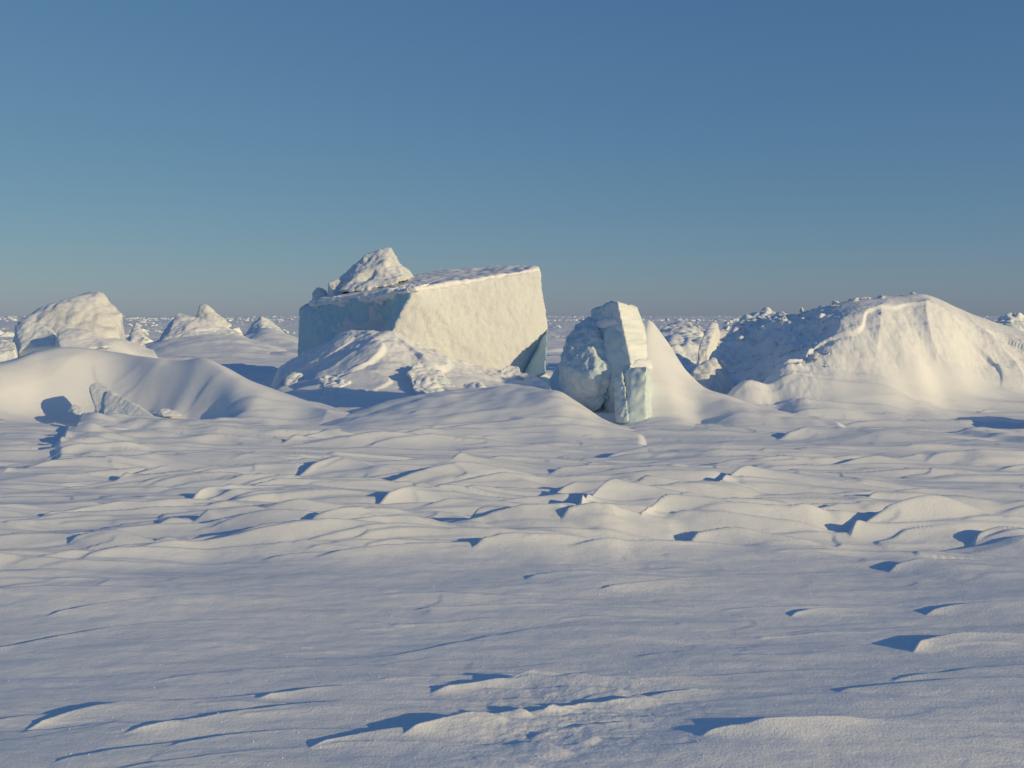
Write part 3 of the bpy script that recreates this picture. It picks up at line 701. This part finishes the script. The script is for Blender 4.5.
ice('far_fin', [[P(698, 350, 28), P(702, 336, 29), P(712, 322, 30), P(717, 324, 30), P(714, 338, 29.2), P(708, 350, 28), P(712, 352, 29), P(717, 330, 31), P(700, 352, 29.5)]],
    M_CRUST, 'narrow sunlit fin of ice left of the right mound', 'ice chunk', vox=0.04, rough=((1, 0.08), (4, 0.04)), seed=74, base=1.12)
ice('pressure_ridge', [[P(716, 340, 31), P(736, 322, 32), P(752, 315, 32.5), P(762, 311, 32.5), P(768, 308, 32.5), P(775, 311, 32.5), P(790, 318, 32), P(812, 320, 31.5), P(812, 345, 30), P(720, 348, 30), P(760, 318, 34), P(800, 330, 34), P(724, 348, 33)]],
    M_RUBBLE, 'shaded ridge of ice with a small pale tip behind the left of the right mound', 'ice block', vox=0.06, rough=((0.8, 0.15), (2.4, 0.14), (6, 0.05)), seed=75, base=1.2)
ice('low_ridge', [[P(654, 332, 40), P(668, 324, 41), P(690, 322, 41), P(700, 330, 40), P(704, 344, 37), P(664, 346, 36.5), P(680, 326, 43), P(702, 344, 41)]],
    M_RUBBLE, 'low snowy ridge just right of the upright slab', 'ice block', vox=0.07, rough=((0.7, 0.15), (2, 0.12), (6, 0.05)), seed=76, base=1.35)
ice('far_hummock', [[P(985, 328, 30), P(996, 318, 31), P(1008, 314, 31), P(1020, 312, 31), P(1034, 318, 31), P(1044, 340, 30), P(990, 340, 29), P(1010, 318, 33), P(1040, 340, 33)]],
    M_RUBBLE, 'broken ice ridge at the right edge behind the right mound', 'ice block', vox=0.06, rough=((0.9, 0.16), (2.6, 0.14), (7, 0.05)), seed=77, base=1.12)
ice('ice_chunk', [[P(1032, 420, 14.8), P(1038, 410, 15.0), P(1056, 402, 15.2), P(1076, 400, 15.2), P(1086, 424, 14.6), P(1046, 428, 14.5), P(1056, 404, 16.0), P(1082, 416, 15.8)]],  # out of view, placed so its shadow falls inside the right edge
    M_CRUST, 'unseen snowy chunk past the right picture edge, added for the shadow it throws', 'ice chunk', vox=0.03, rough=((1.5, 0.05), (5, 0.03)), seed=78, base=1.1)

for o in [o for o in COL.objects if o.type == 'MESH' and o.parent is None and o.get('category') in ('ice block', 'ice chunk', 'ice slab')]:
    snow_top(o)

# ------------------------------------------------------------------ repeats
def rand_chunk(seed, flat=0.8):
    rg = random.Random(seed); pts = []
    for i in range(13):
        a = rg.uniform(0, 2 * math.pi); h = rg.random()
        rr = (0.55 - 0.32 * h) * rg.uniform(0.7, 1.15)
        pts.append((rr * math.cos(a), rr * math.sin(a), h * flat * rg.uniform(0.6, 1.0) - 0.12))
    return pts
chunk_meshes = []
for i in range(9):
    me = solid_mesh('ice_rubble', [rand_chunk(900 + i, random.uniform(0.6, 1.1))], vox=0.04, rough=((2.2, 0.04), (6, 0.025)), seed=i)
    me.materials.append(M_RUBBLE if i % 3 else M_CRUST); chunk_meshes.append(me)

def put_chunk(name, x, y, z, s, label, group, squash=1.0):
    o = bpy.data.objects.new(name, random.choice(chunk_meshes)); COL.objects.link(o)
    o.location = (x, y, z); o.rotation_euler = (random.uniform(-.25, .25), random.uniform(-.25, .25), random.uniform(0, 6.28))
    o.scale = (s * random.uniform(0.7, 1.4), s * random.uniform(0.7, 1.3), s * squash * random.uniform(0.7, 1.15))
    return tag(o, label, 'ice chunk', group)

# rubble on the shaded left face of the right mound
def mound_z(prof, x, y, **kw):
    X = np.array([[x]]); Y = np.array([[y]])
    zc, k = mound_height(prof, X, Y, **kw); H = terrain(X, Y)
    return float((H + (zc - H) * k + right_detail(X, Y, 512 + F * X / Y, k))[0, 0])
rg = random.Random(5)
n = 0
while n < 190:
    px = rg.uniform(722, 850); Y = rg.uniform(17.2, 21.3)
    if px > 800 and rg.random() < (px - 800) / 55: continue
    x = (px - 512) / F * Y
    z = mound_z(RIGHT, x, Y, pf=1.35, warp=55, sg_sil=9)
    py = YH + F * (HC - z) / Y
    if py < 316 and rg.random() < 0.6: continue
    if py > 392: continue
    low = (py - 320) / 60
    s = rg.uniform(0.05, 0.13) * (1.0 if rg.random() < 0.88 else 1.7)
    random.seed(n)
    put_chunk('ice_rubble', x, Y, z + 0.0, s, 'small lump of ice rubble on the shaded left face of the right mound', 'ice rubble on the left face of the right mound', 0.8)
    n += 1
# crumbs along the crest of the right mound
for i in range(16):
    px = rg.uniform(826, 922); Y = float(smooth_interp(np.array([px]), [p[0] for p in RIGHT], [p[2] for p in RIGHT])[0]) + rg.uniform(-.2, .4)
    x = (px - 512) / F * Y
    random.seed(500 + i)
    put_chunk('ice_rubble', x, Y, mound_z(RIGHT, x, Y, pf=1.35, warp=55, sg_sil=9) - 0.01, rg.uniform(0.08, 0.26), 'small icy lump along the crest of the right mound', 'icy lumps on the crest of the right mound', 0.5)

for x0, x1, y0, y1, n_, lab, grp in ((100, 190, 54, 110, 40, 'small chunk of broken ice between the left hummock and the knobbly one', 'broken ice between the left hummocks'),
                                     (236, 300, 58, 120, 16, 'small chunk of broken ice just left of the big block', 'broken ice left of the big block'),
                                     (648, 735, 44, 120, 40, 'small chunk of broken ice between the upright slab and the right mound', 'broken ice left of the right mound'),
                                     (-10, 16, 50, 90, 10, 'small chunk of broken ice at the left picture edge', 'broken ice at the left edge')):
    for i in range(n_):
        px, Y = rg.uniform(x0, x1), rg.uniform(y0, y1); x = (px - 512) / F * Y
        z = float(terrain(np.array([[x]]), np.array([[Y]]))[0, 0]); random.seed(int(px * 100))
        put_chunk('ice_chunk', x, Y, z - 0.03, rg.uniform(.4, 1.1) * (1.0 if rg.random() < .8 else 1.9), lab, grp, 0.75)

# chunks scattered over the plain towards the horizon
blocked = [(8, 124, 293), (296, 548, 268), (560, 648, 302), (795, 990, 296)]
n = 0
while n < 210:
    px = rg.uniform(-40, 1064)
    if any(a < px < b for a, b, c in blocked): continue
    Y = 1.0 / rg.uniform(1 / 420, 1 / 55)
    if rg.random() < 0.35: Y = rg.uniform(150, 420)
    x = (px - 512) / F * Y
    if fbm2(np.array([x / 45.0]), np.array([Y / 70.0]), 71, 2)[0] < rg.uniform(-0.1, 0.35): continue
    z = float(terrain(np.array([[x]]), np.array([[Y]]))[0, 0])
    s = rg.uniform(0.35, 1.0) * (1 + Y / 260) * (1.0 if rg.random() < 0.85 else 1.7)
    random.seed(1000 + n)
    put_chunk('ice_chunk', x, Y, z - 0.02, s, 'small snowy ice chunk scattered on the far plain below the horizon', 'ice chunks scattered towards the horizon', 0.6)
    n += 1

# beyond them the rubble is one uncountable field
def far_field():
    rg2 = np.random.RandomState(3)
    base = []
    for i in range(4):
        bm = bmesh.new(); hull_into(bm, rand_chunk(950 + i)); bmesh.ops.triangulate(bm, faces=bm.faces[:])
        bm.verts.index_update()
        base.append((np.array([v.co[:] for v in bm.verts]), np.array([[v.index for v in f.verts] for f in bm.faces]))); bm.free()
    V, T, o = [], [], 0
    for k in range(6000):
        Y = 1 / rg2.uniform(1 / 4500, 1 / 330); px = rg2.uniform(-500, 1524); x = (px - 512) / F * Y
        if fbm2(np.array([x / 260.0]), np.array([Y / 420.0]), 72, 3)[0] < rg2.uniform(-0.1, 0.5): continue
        v, f = base[rg2.randint(4)]
        s = rg2.uniform(0.6, 1.5) * (1 + Y / 700); a = rg2.uniform(0, 6.28)
        w = v * np.array([s * rg2.uniform(.8, 2.4), s, s * rg2.uniform(.3, .75)])
        w = np.stack([w[:, 0] * math.cos(a) - w[:, 1] * math.sin(a), w[:, 0] * math.sin(a) + w[:, 1] * math.cos(a), w[:, 2]], 1)
        V.append(w + np.array([x, Y, 0.0])); T.append(f + o); o += len(v)
    me = bpy.data.meshes.new('far_ice_rubble'); me.from_pydata(np.concatenate(V).tolist(), [], np.concatenate(T).tolist()); me.update()
    return me
tag(link('far_ice_rubble', far_field(), M_RUBBLE), 'field of tiny broken ice right along the horizon', 'ice rubble', kind='stuff')

# loose frost crystals that catch the sun
def crystals():
    rc = np.random.RandomState(9); n = 900
    r = 1 / rc.uniform(1 / 9.5, 1 / 3.6, n); px = rc.uniform(-60, 1084, n); x = (px - 512) / F * r
    z = terrain(x[None, :], r[None, :])[0]
    V, T = [], []
    for k in range(n):
        s = rc.uniform(0.0018, 0.0042); R = rc.normal(size=(3, 3)); R = np.linalg.qr(R)[0]
        v = np.array([[1, 0, 0], [-.5, .87, 0], [-.5, -.87, 0], [0, 0, .35]]) * s @ R + np.array([x[k], r[k], z[k] + 0.002])
        o = len(V) * 4; V.append(v); T += [(o, o + 1, o + 3), (o + 1, o + 2, o + 3), (o + 2, o, o + 3), (o, o + 2, o + 1)]
    me = bpy.data.meshes.new('frost_crystals'); me.from_pydata(np.concatenate(V).tolist(), [], T); me.update()
    return me
M_FROST = bpy.data.materials.new('frost'); M_FROST.use_nodes = True
_b = M_FROST.node_tree.nodes['Principled BSDF']; _b.inputs['Base Color'].default_value = (0.95, 0.96, 0.97, 1); _b.inputs['Roughness'].default_value = 0.3
tag(link('frost_crystals', crystals(), M_FROST), 'loose frost crystals glinting on the near snow', 'frost', kind='stuff')

# ------------------------------------------------------------------ light, sky, camera
SUN_EL, SUN_PHI = math.radians(13.2), math.radians(57)     # phi: how far the sun stands to the right of straight behind the camera
S = Vector((math.sin(SUN_PHI) * math.cos(SUN_EL), -math.cos(SUN_PHI) * math.cos(SUN_EL), math.sin(SUN_EL)))
sl = bpy.data.lights.new('sun', 'SUN'); sl.energy = 3.15; sl.angle = math.radians(0.5); sl.color = (1.0, 0.785, 0.41)
so = bpy.data.objects.new('sun', sl); COL.objects.link(so); so.rotation_euler = S.to_track_quat('Z', 'Y').to_euler(); so.location = (20, -10, 20)

w = bpy.data.worlds.new('World'); SC.world = w; w.use_nodes = True
nt = w.node_tree
sky = nt.nodes.new('ShaderNodeTexSky'); sky.sky_type = 'NISHITA'; sky.sun_disc = False
sky.sun_elevation = SUN_EL; sky.sun_rotation = math.pi - SUN_PHI
sky.air_density = 1.1; sky.dust_density = 1.2; sky.ozone_density = 6.0; sky.altitude = 1500
bg = nt.nodes['Background']; bg.inputs['Strength'].default_value = 0.10
# sky colour graded per channel: the blue evens out towards the horizon more than the red
sp = nt.nodes.new('ShaderNodeSeparateColor'); cb = nt.nodes.new('ShaderNodeCombineColor')
nt.links.new(sky.outputs[0], sp.inputs[0])
for i_, (g_, k_) in enumerate(((0.76, 1.17), (0.62, 1.35), (0.36, 2.12))):
    pw = nt.nodes.new('ShaderNodeMath'); pw.operation = 'POWER'; pw.inputs[1].default_value = g_
    ml = nt.nodes.new('ShaderNodeMath'); ml.operation = 'MULTIPLY'; ml.inputs[1].default_value = k_
    nt.links.new(sp.outputs[i_], pw.inputs[0]); nt.links.new(pw.outputs[0], ml.inputs[0]); nt.links.new(ml.outputs[0], cb.inputs[i_])
nt.links.new(cb.outputs[0], bg.inputs[0])

cd = bpy.data.cameras.new('camera'); cd.sensor_width = 36; cd.lens = 36 * F / 1024; cd.shift_y = -(384 - YH) / 1024
cd.clip_end = 30000; cd.clip_start = 0.05
co = bpy.data.objects.new('camera', cd); COL.objects.link(co); co.location = (0, 0, HC); co.rotation_euler = (math.pi / 2, 0, 0)
SC.camera = co
SC.view_settings.view_transform = 'Standard'; SC.view_settings.look = 'None'
SC.view_settings.exposure = 0; SC.view_settings.gamma = 1
SC.cycles.use_denoising = True
SC.cycles.max_bounces = 6; SC.cycles.diffuse_bounces = 4
